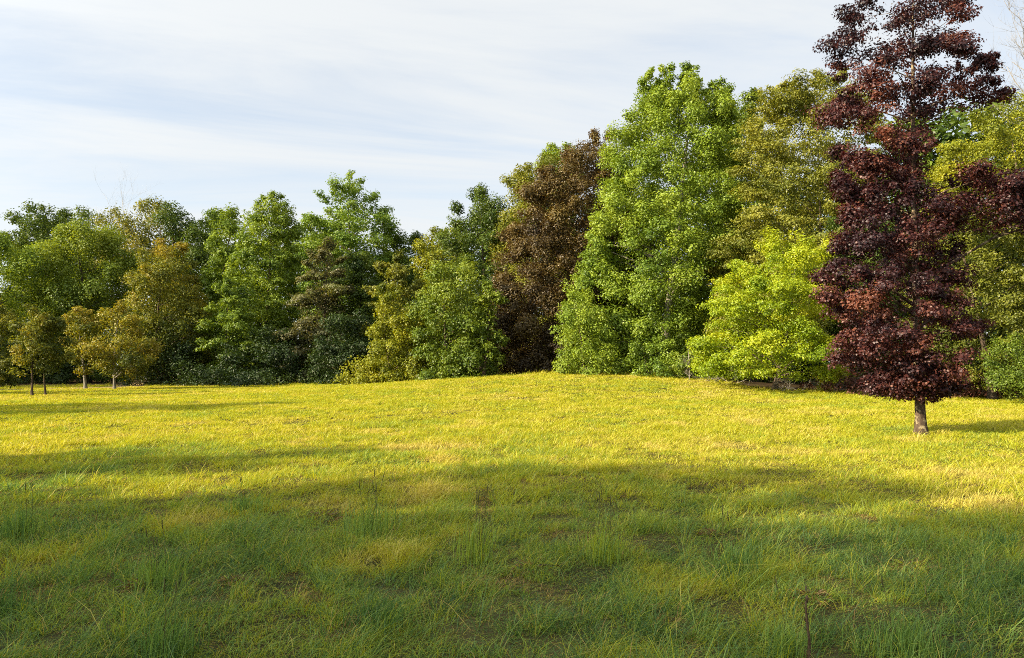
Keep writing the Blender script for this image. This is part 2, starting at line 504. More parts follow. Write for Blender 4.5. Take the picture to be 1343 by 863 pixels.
# ------------------------------------------------------------------ the ground
def build_ground():
    xs = np.concatenate([[-900, -500, -260, -150, -100], np.arange(-70, -14, 0.7), np.arange(-14, 14, 0.28), np.arange(14, 70.1, 0.7), [100, 150, 260, 500, 900]])
    ys = np.concatenate([[-400, -200, -100, -60, -30], np.arange(-14, 2, 0.7), np.arange(2, 20, 0.28), np.arange(20, 80.1, 0.7), [90, 110, 150, 220, 400, 800, 1500]])
    Xg, Yg = np.meshgrid(xs, ys)
    Zg = ground(Xg, Yg)
    V = np.stack([Xg, Yg, Zg], -1).reshape(-1, 3)
    nx, ny = len(xs), len(ys)
    i = np.arange(ny - 1)[:, None] * nx + np.arange(nx - 1)[None]
    Fc = np.stack([i, i + 1, i + nx + 1, i + nx], -1).reshape(-1)
    wood = np.clip((Yg - edge(Xg, Yg) + 0.6) / 1.5, 0, 1).reshape(-1)
    m, t = new_mat('meadow_soil')
    L = t.links.new
    tc = t.nodes.new('ShaderNodeTexCoord')
    n1 = t.nodes.new('ShaderNodeTexNoise'); n1.inputs['Scale'].default_value = 0.35; n1.inputs['Detail'].default_value = 8
    n1.inputs['Roughness'].default_value = 0.7
    L(tc.outputs['Object'], n1.inputs['Vector'])
    r1 = t.nodes.new('ShaderNodeValToRGB')
    r1.color_ramp.elements[0].position = 0.38; r1.color_ramp.elements[0].color = (0.028, 0.026, 0.013, 1)
    r1.color_ramp.elements[1].position = 0.66; r1.color_ramp.elements[1].color = (0.085, 0.075, 0.030, 1)
    L(n1.outputs[0], r1.inputs[0])
    n2 = t.nodes.new('ShaderNodeTexNoise'); n2.inputs['Scale'].default_value = 3.0; n2.inputs['Detail'].default_value = 6
    L(tc.outputs['Object'], n2.inputs['Vector'])
    r2 = t.nodes.new('ShaderNodeValToRGB')
    r2.color_ramp.elements[0].position = 0.35; r2.color_ramp.elements[0].color = (0.020, 0.014, 0.009, 1)
    r2.color_ramp.elements[1].position = 0.7; r2.color_ramp.elements[1].color = (0.085, 0.060, 0.032, 1)
    L(n2.outputs[0], r2.inputs[0])
    a_ = t.nodes.new('ShaderNodeAttribute'); a_.attribute_name = 'wood'
    mx = t.nodes.new('ShaderNodeMix'); mx.data_type = 'RGBA'
    L(a_.outputs['Fac'], mx.inputs['Factor']); L(r1.outputs[0], mx.inputs['A']); L(r2.outputs[0], mx.inputs['B'])
    d = t.nodes.new('ShaderNodeBsdfDiffuse'); L(mx.outputs['Result'], d.inputs[0])
    o = t.nodes.new('ShaderNodeOutputMaterial'); L(d.outputs[0], o.inputs[0])
    me = mesh_from('ground', V, Fc, np.full(len(Fc) // 4, 4), m, {'wood': wood}, True)
    tag(link('ground', me), None, None, None, 'structure')


build_ground()


def draped_strip(name, pts, width, mat):
    pts = np.array(pts, float)
    s = np.linspace(0, 1, 60)
    q = np.stack([np.interp(s, np.linspace(0, 1, len(pts)), pts[:, i]) for i in range(2)], 1)
    d = np.gradient(q, axis=0); d /= np.linalg.norm(d, axis=1)[:, None]
    nrm = np.stack([-d[:, 1], d[:, 0]], 1)
    cols = np.linspace(-0.5, 0.5, 7)
    P = q[:, None] + nrm[:, None] * (cols[None, :, None] * width * (1 + 0.25 * (vnoise(s * 9, s * 0, seed=4)[:, None, None] - 0.5)))
    Z = ground(P[..., 0], P[..., 1]) + 0.03
    V = np.concatenate([P, Z[..., None]], -1).reshape(-1, 3)
    i = np.arange(59)[:, None] * 7 + np.arange(6)[None]
    Fc = np.stack([i, i + 1, i + 8, i + 7], -1).reshape(-1)
    me = mesh_from(name, V, Fc, np.full(len(Fc) // 4, 4), mat, None, True)
    return tag(link(name, me), None, None, None, 'structure')


pm = bark_mat('path_grit', (0.20, 0.13, 0.06), (0.36, 0.26, 0.13), 1.2)
PATH = [(-62, 48), (-46, 49.5), (-36, 51.5), (-31, 56), (-30, 62), (-33, 70), (-38, 78)]
draped_strip('path', PATH, 2.2, pm)

# ------------------------------------------------------------------ trees far left to right
T = make_tree
# back row on the left
T('oak_tree', 'dark round-topped oak at the far left of the back row, under open sky', 'tree', 62, 96,
  [[(272, 50, 78), (280, 25, 100), (295, 16, 110), (320, 15, 120), (400, 20, 115), (480, 30, 100)]], M['dark'], seed=11, clump_px=13, gap=0.1, rough=0.14)
T('maple_tree', 'yellow green tree cut by the left edge of the photo', 'tree', 6, 74,
  [[(306, -25, 12), (325, -50, 40), (350, -65, 56), (400, -70, 66), (450, -60, 60), (500, -50, 50)]], M['bright'], seed=12, clump_px=20, warm=0.25, tint0=.08)
T('lime_tree', 'broad fresh green tree behind the small orchard-like trees on the left', 'tree', 115, 78,
  [[(290, 100, 128), (305, 82, 145), (330, 66, 165), (370, 56, 182), (420, 55, 185), (470, 62, 178), (500, 75, 165)]], M['mid'], seed=13, clump_px=19, warm=0.35, rise=0.6, tint0=.12)
T('birch_tree', 'pale yellow airy birch in the back row with hanging twigs', 'tree', 195, 92,
  [[(260, 186, 208), (272, 172, 218), (300, 162, 226), (340, 160, 228), (380, 165, 222)],
   [(268, 140, 150), (290, 128, 166), (320, 120, 170), (360, 125, 168)]], M['birch'], seed=14, clump_px=13, elong=0.7, flat=1.5, cover=4.5, gap=0.34, bark=BARK_PALE, rise=-0.6, rough=0.35)
T('ash_tree', 'dark green ragged tree in the back row right of the pale birch', 'tree', 238, 90,
  [[(270, 230, 250), (285, 215, 262), (310, 205, 280), (350, 205, 290), (420, 210, 295), (490, 215, 290)]], M['dark'], seed=15, clump_px=16, rough=0.3)
T('elm_tree', 'green tree with rounded drooping clumps left of the tall cypress', 'tree', 288, 84,
  [[(276, 285, 312), (290, 268, 318), (320, 264, 320), (350, 268, 318), (420, 270, 325), (490, 275, 320)]], M['cypress'], seed=16, clump_px=16, gap=0.36, elong=1.2, rise=-0.2)
T('chestnut_tree', 'rusty orange-topped tree with dark green foot behind the left small trees', 'tree', 210, 68,
  [[(326, 195, 222), (345, 178, 240), (375, 165, 258), (410, 155, 268), (445, 155, 272), (480, 165, 272), (506, 175, 270)]], M['rust'], seed=17, clump_px=16, warm=0.85, tint0=-.16, cover=8)
T('chestnut_tree', 'small orange-tipped crown showing above the rusty tree in the left back row', 'tree', 222, 82,
  [[(316, 210, 234), (328, 200, 245), (350, 195, 255), (420, 200, 260), (490, 205, 255)]], M['rust'], seed=18, clump_px=13, warm=0.4, tint0=.12)
# the two pairs of small trees out on the grass
T('rowan_tree', 'slim small dusky brown tree, left one of the pair nearest the left edge', 'tree', 43, 41.5,
  [[(400, 34, 46), (415, 22, 60), (440, 14, 70), (465, 15, 70), (482, 24, 62)]], M['rust'], seed=21, clump_px=12, trunk_px=3.4, warm=0.25, tint0=-.1, gap=0.2, bark=BARK, cover=6)
T('rowan_tree', 'slim small tree right beside its twin, second from the left edge, thin dark trunk', 'tree', 61, 42.0,
  [[(414, 58, 70), (430, 48, 82), (450, 45, 92), (470, 48, 92), (486, 56, 84)]], M['rust'], seed=22, clump_px=12, trunk_px=2.8, warm=0.3, tint0=-.15, gap=0.4, bark=BARK, cover=6)
T('rowan_tree', 'small golden brown tree with narrow crown and short trunk, left of the sunlit pair', 'tree', 113, 54.5,
  [[(404, 92, 108), (418, 84, 122), (440, 84, 130), (462, 88, 134), (480, 98, 130), (488, 106, 124)]], M['rust'], seed=23, clump_px=12, trunk_px=4.2, warm=0.3, tint0=.22, gap=0.12, bark=BARK_GREY)
T('rowan_tree', 'small golden brown tree with the wider rounded crown, right of the sunlit pair', 'tree', 151, 54.0,
  [[(401, 136, 156), (415, 124, 172), (435, 117, 188), (455, 114, 198), (472, 118, 202), (484, 130, 192), (492, 140, 172)]], M['rust'], seed=24, clump_px=13, trunk_px=3.8, warm=0.3, tint0=.22, gap=0.12, bark=BARK_GREY)
T('rowan_tree', 'dark brownish small tree cut off by the left edge, low crown', 'tree', -6, 46,
  [[(394, -14, 4), (415, -30, 16), (450, -36, 22), (480, -32, 22), (500, -24, 16)]], M['rust'], seed=25, clump_px=12, warm=0.2, tint0=-.15)
# dark understorey left
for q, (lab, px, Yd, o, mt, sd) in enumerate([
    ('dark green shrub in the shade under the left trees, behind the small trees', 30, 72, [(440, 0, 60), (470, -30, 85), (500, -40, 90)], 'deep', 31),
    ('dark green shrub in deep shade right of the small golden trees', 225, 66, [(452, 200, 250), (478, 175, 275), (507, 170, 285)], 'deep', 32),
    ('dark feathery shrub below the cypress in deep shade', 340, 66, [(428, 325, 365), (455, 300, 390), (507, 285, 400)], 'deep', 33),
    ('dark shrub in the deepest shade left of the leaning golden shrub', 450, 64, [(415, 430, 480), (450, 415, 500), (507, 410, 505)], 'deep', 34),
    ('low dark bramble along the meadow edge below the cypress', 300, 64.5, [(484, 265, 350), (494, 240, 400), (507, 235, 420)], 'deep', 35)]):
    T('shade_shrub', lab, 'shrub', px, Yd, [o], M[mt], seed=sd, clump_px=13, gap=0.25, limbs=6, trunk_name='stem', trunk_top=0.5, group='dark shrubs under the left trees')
# conifers
T('cypress_tree', 'tall light green feathery cypress with a rounded conical top', 'tree', 345, 74,
  [[(253, 350, 360), (266, 337, 374), (285, 325, 383), (310, 314, 388), (350, 302, 388), (400, 292, 386), (450, 285, 384), (500, 290, 380)]],
  M['cypress'], seed=41, clump_px=10, elong=1.05, flat=0.65, rise=0.1, gap=0.0, cover=10, rough=0.07, tint0=.12, bough=1.45)
T('feathery_shrub', 'pale green feathery young tree at the left foot of the tall cypress', 'tree', 298, 67,
  [[(368, 292, 312), (390, 278, 328), (425, 270, 334), (460, 268, 332), (500, 275, 325)]], M['cypress'], seed=42, clump_px=12, elong=1.3, flat=0.5, rise=0.1, gap=0.1, cover=9)
T('larch_tree', 'tall airy larch with sparse reaching branches against the sky', 'tree', 453, 88,
  [[(230, 450, 457), (240, 437, 470), (256, 424, 486), (275, 412, 498), (300, 398, 508), (340, 392, 512), (400, 395, 510), (490, 405, 500)]],
  M['larch'], seed=43, clump_px=13, elong=1.35, flat=0.45, rise=0.15, gap=0.1, rough=0.2, cover=8)
T('spruce_tree', 'grey brown conifer with layered drooping branches between the cypress and the larch', 'tree', 424, 68,
  [[(314, 419, 430), (335, 405, 445), (365, 394, 452), (400, 380, 458), (440, 374, 462), (475, 374, 462), (504, 385, 455)]],
  M['brownfir'], seed=44, clump_px=14, elong=1.35, flat=0.32, rise=-0.25, gap=0.05, warm=0.2, cover=9, rough=0.15, bough=1.6)
T('hornbeam_tree', 'dense dark green rounded tree in front of the larch', 'tree', 468, 71,
  [[(332, 455, 480), (350, 438, 496), (385, 432, 504), (430, 430, 508), (480, 432, 508), (505, 440, 500)]], M['dark'], seed=45, clump_px=15, gap=0.25, cover=9)
T('fir_tree', 'pale yellow green fir with star-like branch tips right of the dark rounded tree', 'tree', 515, 66,
  [[(334, 512, 520), (350, 500, 532), (370, 490, 545), (400, 486, 552), (450, 486, 552), (500, 490, 550)]], M['olive'], seed=46, clump_px=12, elong=1.9, flat=0.35, rise=0.2, gap=0.15, tint0=-.02)
# the middle group
T('hazel_shrub', 'golden green leaning shrub with a low foot spreading left over the grass', 'shrub', 515, 55,
  [[(374, 500, 520), (386, 488, 540), (405, 496, 556), (435, 486, 562), (465, 484, 565), (503, 478, 570)],
   [(474, 476, 505), (488, 456, 522), (506, 446, 545)]], M['yellow'], seed=51, clump_px=13, gap=0.3, cover=8, depth=0.9, trunk_name='stem', tint0=-.12)
T('horse_chestnut_tree', 'rounded green tree with yellowing top and big hanging leaf clumps in the middle group', 'tree', 590, 53,
  [[(344, 580, 602), (356, 566, 622), (375, 552, 636), (410, 546, 642), (450, 545, 642), (485, 548, 638), (502, 552, 630)]], M['mid'], seed=52, clump_px=13, warm=0.45, gap=0.15, cover=8, rise=-0.35, tint0=.14, leaf_px=3.4)
T('horse_chestnut_tree', 'narrow green tree with an orange tip in front of the copper beech', 'tree', 634, 51.5,
  [[(374, 636, 654), (395, 622, 660), (430, 605, 660), (460, 596, 658), (502, 592, 652)]], M['mid'], seed=53, clump_px=13, warm=0.5, gap=0.36, tint0=.08, rise=-0.2, leaf_px=3.4)
T('robinia_tree', 'bright yellow green rounded crown low in the gap of the tree line', 'tree', 578, 80,
  [[(298, 570, 592), (312, 552, 606), (335, 545, 612), (400, 548, 610), (490, 555, 600)]], M['yellow'], seed=54, clump_px=13, tint0=-.05)
T('plane_tree', 'dark green tree low in the gap between the larch and the middle group', 'tree', 535, 92,
  [[(310, 520, 545), (322, 500, 562), (345, 495, 575), (420, 500, 580), (490, 510, 570)]], M['dark'], seed=55, clump_px=13)
T('poplar_tree', 'green tree with upright ragged tips left of the copper beech', 'tree', 632, 70,
  [[(250, 624, 640), (264, 608, 656), (285, 592, 668), (310, 592, 680), (350, 590, 690), (420, 595, 690), (490, 600, 680)]], M['dark'], seed=56, clump_px=15, rise=0.8, elong=1.4, rough=0.3, tint0=.05)
T('olive_crown_tree', 'yellow olive tree with rounded clumps behind the left shoulder of the copper beech', 'tree', 692, 68,
  [[(208, 690, 716), (222, 668, 730), (245, 655, 745), (275, 650, 750), (330, 650, 750), (420, 655, 750), (490, 660, 745)]], M['olive'], seed=57, clump_px=15, gap=0.36, tint0=.05)
T('lime_tip_tree', 'bright green leafy tip peeping out above the copper beech', 'tree', 735, 72,
  [[(192, 735, 748), (202, 716, 758), (225, 708, 765), (300, 705, 770), (420, 708, 768), (490, 712, 765)]], M['bright'], seed=58, clump_px=14, rise=0.7)
T('copper_beech', 'large copper brown beech between the olive tree and the tall bright green tree', 'tree', 738, 57,
  [[(174, 780, 800), (190, 752, 815), (215, 722, 828), (245, 698, 836), (285, 676, 842), (330, 656, 846), (390, 646, 846), (450, 642, 846), (496, 645, 840)]],
  M['beech'], seed=59, clump_px=16, gap=0.1, cover=10, rise=0.5, leaf_px=2.8, warm=0.25, depth=0.8)
# the right group
T('silver_maple', 'tallest bright green tree with a dense billowing crown right of the copper beech', 'tree', 868, 52,
  [[(120, 846, 940), (150, 836, 966), (175, 812, 974), (205, 800, 978), (240, 788, 978), (290, 782, 974), (340, 772, 966), (385, 758, 958), (430, 758, 946), (470, 762, 935), (499, 766, 925)],
   dict(o=[(84, 870, 884), (100, 864, 890), (140, 856, 896)], clump_px=11), dict(o=[(86, 898, 914), (104, 894, 922), (140, 888, 932)], clump_px=11),
   dict(o=[(92, 848, 860), (110, 842, 868), (145, 838, 876)], clump_px=11), dict(o=[(108, 936, 956), (125, 928, 968), (160, 920, 972)], clump_px=11),
   dict(o=[(300, 772, 785), (325, 764, 800), (350, 764, 805)], clump_px=11)],
  M['bright'], seed=61, clump_px=16, gap=0.12, cover=9.5, tint0=.08, rise=0.45, elong=1.15, rough=0.24, leaf_px=3.1, depth=0.85, warm=0.2, limbs=26, bark=BARK_GREY)
T('dogwood_shrub', 'light fresh green shrub at the lower left foot of the tallest bright green tree', 'shrub', 765, 48.5,
  [[(384, 752, 774), (400, 738, 788), (430, 730, 800), (465, 732, 808), (497, 742, 812)]], M['bright'], seed=62, clump_px=12, gap=0.2, trunk_name='stem', tint0=.22)
T('laurel_shrub', 'low green shrub at the right foot of the tallest bright green tree', 'shrub', 850, 48.2,
  [[(440, 835, 870), (460, 815, 890), (480, 805, 905), (498, 808, 915)]], M['bright'], seed=63, clump_px=12, gap=0.3, trunk_name='stem', tint0=-.1)
T('alder_tree', 'thin grey-green tree showing between the tallest green tree and the olive locust', 'tree', 985, 62,
  [[(122, 978, 1000), (140, 962, 1010), (170, 952, 1016), (210, 950, 1020), (300, 950, 1020), (420, 950, 1020), (490, 955, 1010)]], M['mid'], seed=64, clump_px=13, gap=0.42, rough=0.3)
T('locust_tree', 'large olive locust tree with layered feathery sprays behind the lime coloured tree', 'tree', 1098, 47,
  [[(128, 1018, 1125), (150, 1004, 1140), (175, 990, 1150), (210, 980, 1158), (250, 972, 1160), (300, 955, 1160), (335, 940, 1158), (380, 950, 1150), (430, 960, 1140)],
   dict(o=[(98, 1080, 1108), (115, 1062, 1122), (145, 1050, 1135)], clump_px=13), dict(o=[(106, 1026, 1048), (120, 1014, 1062), (150, 1008, 1075)], clump_px=13)],
  M['olive'], seed=65, clump_px=17, elong=1.5, flat=0.42, rise=0.1, gap=0.15, cover=8.5, leaf_px=2.9, trunk_px=9, bark=BARK, limbs=30, trunk_top=0.75, tint0=.1)
T('golden_locust', 'bright lime yellow tree with a low rounded crown left of the purple maple', 'tree', 1015, 38.5,
  [[(316, 1032, 1070), (329, 998, 1092), (350, 965, 1098), (380, 940, 1094), (415, 926, 1086), (450, 915, 1082), (472, 906, 1080), (488, 918, 1072)]],
  M['lime'], seed=66, clump_px=15, elong=1.25, flat=0.5, rise=0.05, gap=0.12, cover=9, leaf_px=2.8, trunk_px=7, bark=BARK, warm=0.2, limbs=24)
T('honey_locust', 'yellow lime tree at the right edge behind the purple maple', 'tree', 1376, 31,
  [[(128, 1335, 1365), (145, 1305, 1400), (170, 1272, 1430), (200, 1248, 1440), (230, 1240, 1445), (265, 1250, 1440)]],
  M['yellow'], seed=67, clump_px=17, elong=1.3, flat=0.5, rise=0.1, gap=0.1, leaf_px=2.9, tint0=-.1, cover=8)
T('oak_thicket_tree', 'dull olive brown tree behind the right half of the purple maple', 'tree', 1300, 35,
  [[(250, 1240, 1440), (290, 1222, 1450), (340, 1215, 1450), (400, 1215, 1450), (450, 1220, 1450), (500, 1230, 1440)]],
  M['olive'], seed=68, clump_px=18, elong=1.3, flat=0.5, gap=0.40, cover=8, tint0=-.22, leaf_px=3.1)
T('yew_tree', 'dark tree filling the gap behind the purple maple and the lime tree', 'tree', 1160, 43,
  [[(250, 1120, 1230), (300, 1090, 1250), (400, 1080, 1260), (505, 1085, 1260)]], M['dark'], seed=69, clump_px=17, gap=0.25, cover=8)
T('elder_shrub', 'fresh green shrub at the lower right edge in front of the olive thicket', 'shrub', 1345, 31.5,
  [[(440, 1335, 1370), (455, 1312, 1395), (480, 1302, 1405), (508, 1300, 1410)]], M['mid'], seed=70, clump_px=15, gap=0.34, trunk_name='stem')
for q, (lab, px, Yd, o, mt, sd) in enumerate([
    ('low reddish barberry hedge shrub right of the purple maple trunk', 1250, 36.6, [(492, 1225, 1290), (503, 1212, 1305), (517, 1210, 1305)], 'barberry', 71),
    ('low reddish barberry shrub at the right edge under the fresh green shrub', 1320, 36.4, [(494, 1305, 1345), (504, 1292, 1380), (517, 1290, 1390)], 'barberry', 72),
    ('low reddish barberry shrub left of the purple maple trunk, over bare branches', 1120, 38.6, [(492, 1095, 1150), (500, 1065, 1190), (513, 1050, 1205)], 'barberry', 73),
    ('low yellow green shrub under the left side of the purple maple', 1092, 38.2, [(482, 1082, 1104), (492, 1070, 1118), (502, 1066, 1125)], 'yellow', 74),
    ('low yellow green shrub just right of the purple maple trunk', 1240, 36.9, [(484, 1222, 1262), (492, 1212, 1275), (500, 1210, 1280)], 'yellow', 75),
    ('low green shrub left of the lime coloured tree at the foot of the bare twigs', 905, 46, [(462, 892, 915), (478, 876, 935), (498, 870, 950)], 'mid', 76)]):
    T('edge_shrub', lab, 'shrub', px, Yd, [o], M[mt], seed=sd, clump_px=12, gap=0.3, limbs=8, trunk_name='stem', trunk_top=0.6, leaf_px=3.0, group='low shrubs along the right meadow edge')

# the purple maple standing alone on the grass
T('purple_maple', 'dark purple red maple standing alone on the grass at the right', 'tree', 1206, 18.3,
  [dict(o=[(-120, 1200, 1225), (-60, 1165, 1258), (-20, 1136, 1282), (20, 1122, 1290), (60, 1110, 1282), (100, 1104, 1275), (140, 1100, 1268), (180, 1100, 1250), (215, 1104, 1222), (250, 1114, 1200)], gap=0.9, dens=.55, inner=.04),
   dict(o=[(72, 1290, 1308), (90, 1266, 1322), (120, 1250, 1326), (142, 1244, 1312)], gap=0.3, clump_px=16, depth=0.8, dens=.7),
   dict(o=[(205, 1108, 1160), (232, 1102, 1195), (262, 1098, 1245), (300, 1090, 1262), (345, 1086, 1270), (390, 1080, 1268), (430, 1086, 1264), (465, 1096, 1256), (495, 1114, 1246), (512, 1146, 1230)], gap=0.3, inner=.12),
   dict(o=[(220, 1310, 1370), (232, 1255, 1410), (258, 1222, 1430), (285, 1228, 1420), (302, 1250, 1340)], gap=0.3, clump_px=17, depth=0.6, dy=-0.4, dens=.9),
   dict(o=[(480, 1170, 1240), (498, 1140, 1258), (512, 1146, 1256), (524, 1185, 1226)], gap=0.4, clump_px=14, dens=.8)],
  M['maple'], seed=81, clump_px=19, leaf_px=3.2, cover=6.8, elong=1.2, flat=0.55, rise=0.15, rough=0.28, trunk_px=14, bark=BARK_MAPLE,
  shape='maple', limbs=60, depth=0.9, back=0.8, trunk_top=0.9, warm=-0.25, normal_up=0.5)


# ------------------------------------------------------------------ filler rows of the wood behind
def wood_row():
    rng = np.random.default_rng(900)
    kinds = []
    for q in range(3):                       # three kinds of crown, copied along the back of the wood
        o = [[(300 - 10 * q, -8, 10), (318, -26, 28), (350, -40, 42), (420, -46, 44), (500, -36, 34)]]
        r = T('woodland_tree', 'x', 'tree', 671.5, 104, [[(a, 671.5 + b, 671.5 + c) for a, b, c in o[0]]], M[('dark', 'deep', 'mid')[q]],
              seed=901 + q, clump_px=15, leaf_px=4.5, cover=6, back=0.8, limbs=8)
        kinds.append(r)
    spots = [(-430, 90), (-330, 84), (-250, 92), (-150, 84), (-60, 98), (55, 106), (130, 104), (205, 108), (290, 105), (370, 100), (440, 108), (520, 110), (570, 106),
             (640, 100), (700, 92), (780, 86), (860, 80), (940, 76), (1020, 74), (1100, 66), (1190, 62), (1280, 60), (1370, 58), (1460, 62), (1560, 56), (1700, 60)]
    for n, (px, Y) in enumerate(spots):
        src = kinds[n % 3]
        X = float(at(px, 480, Y)[0])
        if n < 3:
            r = src; kids = None
        else:
            r = src.copy(); COL.objects.link(r)
            for ch in src.children:
                c = ch.copy(); COL.objects.link(c); c.parent = r
        r['label'] = 'dark woodland tree deep in the wood behind the front row of trees'
        r['group'] = 'trees deep in the wood'
        r.location = (X, Y, float(ground(X, Y)) - 0.05)
        s = rng.uniform(0.92, 1.1)
        if 480 < px < 620:
            s *= 0.86
        r.scale = (s * 1.15, s * 1.15, s)
        r.rotation_euler = (0, 0, rng.uniform(0, 6.28))


T_keep = None


def fixed_tree(name, label, H, R, z0, mat, seed, **kw):
    """the same builder, sized in metres, built at the spot (0, 60) and moved later"""
    Y = 60.0
    k = Y / F
    def row(z): return 480 - (z - EYE) / k
    o = [(row(H), 671.5 - 2, 671.5 + 2), (row(H * 0.93), 671.5 - 0.5 * R / k, 671.5 + 0.5 * R / k), (row(H * 0.7), 671.5 - 0.95 * R / k, 671.5 + 0.9 * R / k),
         (row(H * 0.45), 671.5 - R / k, 671.5 + R / k), (row(z0), 671.5 - 0.6 * R / k, 671.5 + 0.7 * R / k)]
    return T(name, label, 'tree', 671.5, Y, [o], mat, seed=seed, back=1.0, **kw)


wood_row()


def side_trees():
    """the trees left of the view and behind it whose long shadows lie on the grass"""
    a = fixed_tree('park_tree', 'x', 15.0, 4.6, 2.0, M['mid'], 951, clump_px=22, leaf_px=6, cover=7)
    b = fixed_tree('park_tree', 'x', 12.0, 4.0, 1.5, M['dark'], 952, clump_px=20, leaf_px=6, cover=7)
    lab = 'broad park tree left of the view, its long shadow lying across the meadow'
    spots = [  # x, y, girth, height, source
        (-19.5, 0.9, 0.66, 0.90, a), (-26, 4.4, 0.50, 0.86, a), (-18.5, -4.6, 1.0, 0.94, a), (-24, -1.2, 0.8, 1.06, b), (-22, -8.5, 0.95, 1.2, b), (-27, -5.0, 1.0, 1.25, b),
        (-38, 18.6, 0.95, 1.05, a), (-45, 25, 0.8, 0.9, b), (-47, 36, 1.0, 0.75, a), (-50, 46, 0.9, 0.8, b), (-50, 55, 0.9, 0.8, a), (-60, 66, 1.2, 1.0, a)]
    used = set()
    for n, (x, y, sg, sh, src) in enumerate(spots):
        if src.name in used:
            r = src.copy(); COL.objects.link(r)
            for ch in src.children:
                c = ch.copy(); COL.objects.link(c); c.parent = r
        else:
            r = src; used.add(src.name)
        r['label'] = lab
        r['group'] = 'park trees left of the view'
        r.location = (x, y, float(ground(x, y)) - 0.05)
        r.scale = (sg, sg, sh)
        r.rotation_euler = (0, 0, n * 1.3)


side_trees()


# ------------------------------------------------------------------ bare twigs
def twiggy(tb, rng, p, d, L, r, depth, spread=0.6, up=0.1):
    n = 4
    pts = [p]
    for i in range(n):
        d = unit(d + rng.normal(size=3) * 0.16 + np.array([0, 0, up * 0.3]))
        pts.append(pts[-1] + d * L / n)
    tb.add(pts, np.linspace(r, r * 0.45, n + 1), 5 if depth else 4)
    if depth:
        for i in range(rng.integers(3, 6)):
            q = rng.integers(1, n + 1)
            twiggy(tb, rng, pts[q], unit(d + rng.normal(size=3) * spread + np.array([0, 0, up])), L * rng.uniform(0.45, 0.75), r * 0.45, depth - 1, spread, up)


def bare_tree(name, label, px, Y, top_py, mat, seed, r, depth=4, spread=0.5, cat='tree', part='trunk', twigs='branches', start=0.45, n=14, group=None):
    rng = np.random.default_rng(seed)
    X, Zt = (float(v) for v in at(px, top_py, Y))
    Z0 = float(ground(X, Y))
    H = Zt - Z0
    root = tag(link(name, None, loc=(X, Y, Z0)), label, cat, group)
    tb = Tubes()
    hs = np.linspace(0, 1, 8)
    path = np.stack([0.02 * H * np.sin(hs * 4 + seed), 0.02 * H * np.cos(hs * 3 + seed), hs * H - 0.1 * (1 - hs)], 1)
    tb.add(path, r * (1 - 0.88 * hs), 8)
    link(part, tb.mesh(part, mat), root)
    tw = Tubes()
    for i in range(n):
        h = rng.uniform(start, 0.97)
        p = np.array([np.interp(h, hs, path[:, j]) for j in range(3)])
        th = rng.uniform(0, 6.28)
        twiggy(tw, rng, p, unit(np.array([math.cos(th), math.sin(th), 0.8])), H * rng.uniform(0.10, 0.2), r * 0.35 * (1.1 - h), depth - 1, spread, 0.25)
    link('twigs', tw.mesh('twigs', mat), root)
    return root


bare_tree('bare_tree', 'leafless tree with fine grey twigs against the sky at the top right corner', 1390, 40, -60, BARK_GREY, 3, 0.2, 4, 0.6, start=0.5, n=30)
bare_tree('dead_birch', 'dead birch with bare pale twigs standing above the pale yellow birch', 158, 91, 250, BARK_PALE, 5, 0.12, 3, 0.4, start=0.7, n=9)
bare_tree('dead_shrub', 'bare grey shrub of twisted twigs left of the lime coloured tree', 903, 44.5, 450, BARK_GREY, 7, 0.045, 4, 0.9, 'shrub', 'stem', start=0.12, n=16)


def brushwood(label, px0, px1, Y, seed, n):
    rng = np.random.default_rng(seed)
    x0, x1 = (float(at(p, 480, Y)[0]) for p in (px0, px1))
    root = tag(link('dead_branch', None, loc=((x0 + x1) / 2, Y, float(ground((x0 + x1) / 2, Y)))), label, 'branch', 'bare branches along the right meadow edge')
    tb = Tubes()
    for i in range(n):
        x = rng.uniform(x0, x1) - (x0 + x1) / 2
        th = rng.uniform(-0.6, 3.7)
        twiggy(tb, rng, np.array([x, rng.uniform(-0.3, 0.3), 0.02]), unit(np.array([math.cos(th), 0.3 * math.sin(th) - 0.2, rng.uniform(0.15, 0.8)])), rng.uniform(0.5, 1.1), 0.022, 2, 0.7, 0.0)
    link('twigs', tb.mesh('twigs', BARK_GREY), root)


brushwood('pale bare branches lying on the dark soil just right of the lime tree trunk', 1018, 1062, 38.0, 21, 7)
brushwood('pale bare branches lying on the dark soil between the lime tree and the purple maple', 1062, 1130, 37.9, 22, 9)
brushwood('pale bare branches at the foot of the tree left of the lime tree trunk', 925, 975, 43.0, 23, 6)
brushwood('pale crooked branch in the hedge at the right edge of the photo', 1296, 1325, 35.9, 24, 4)


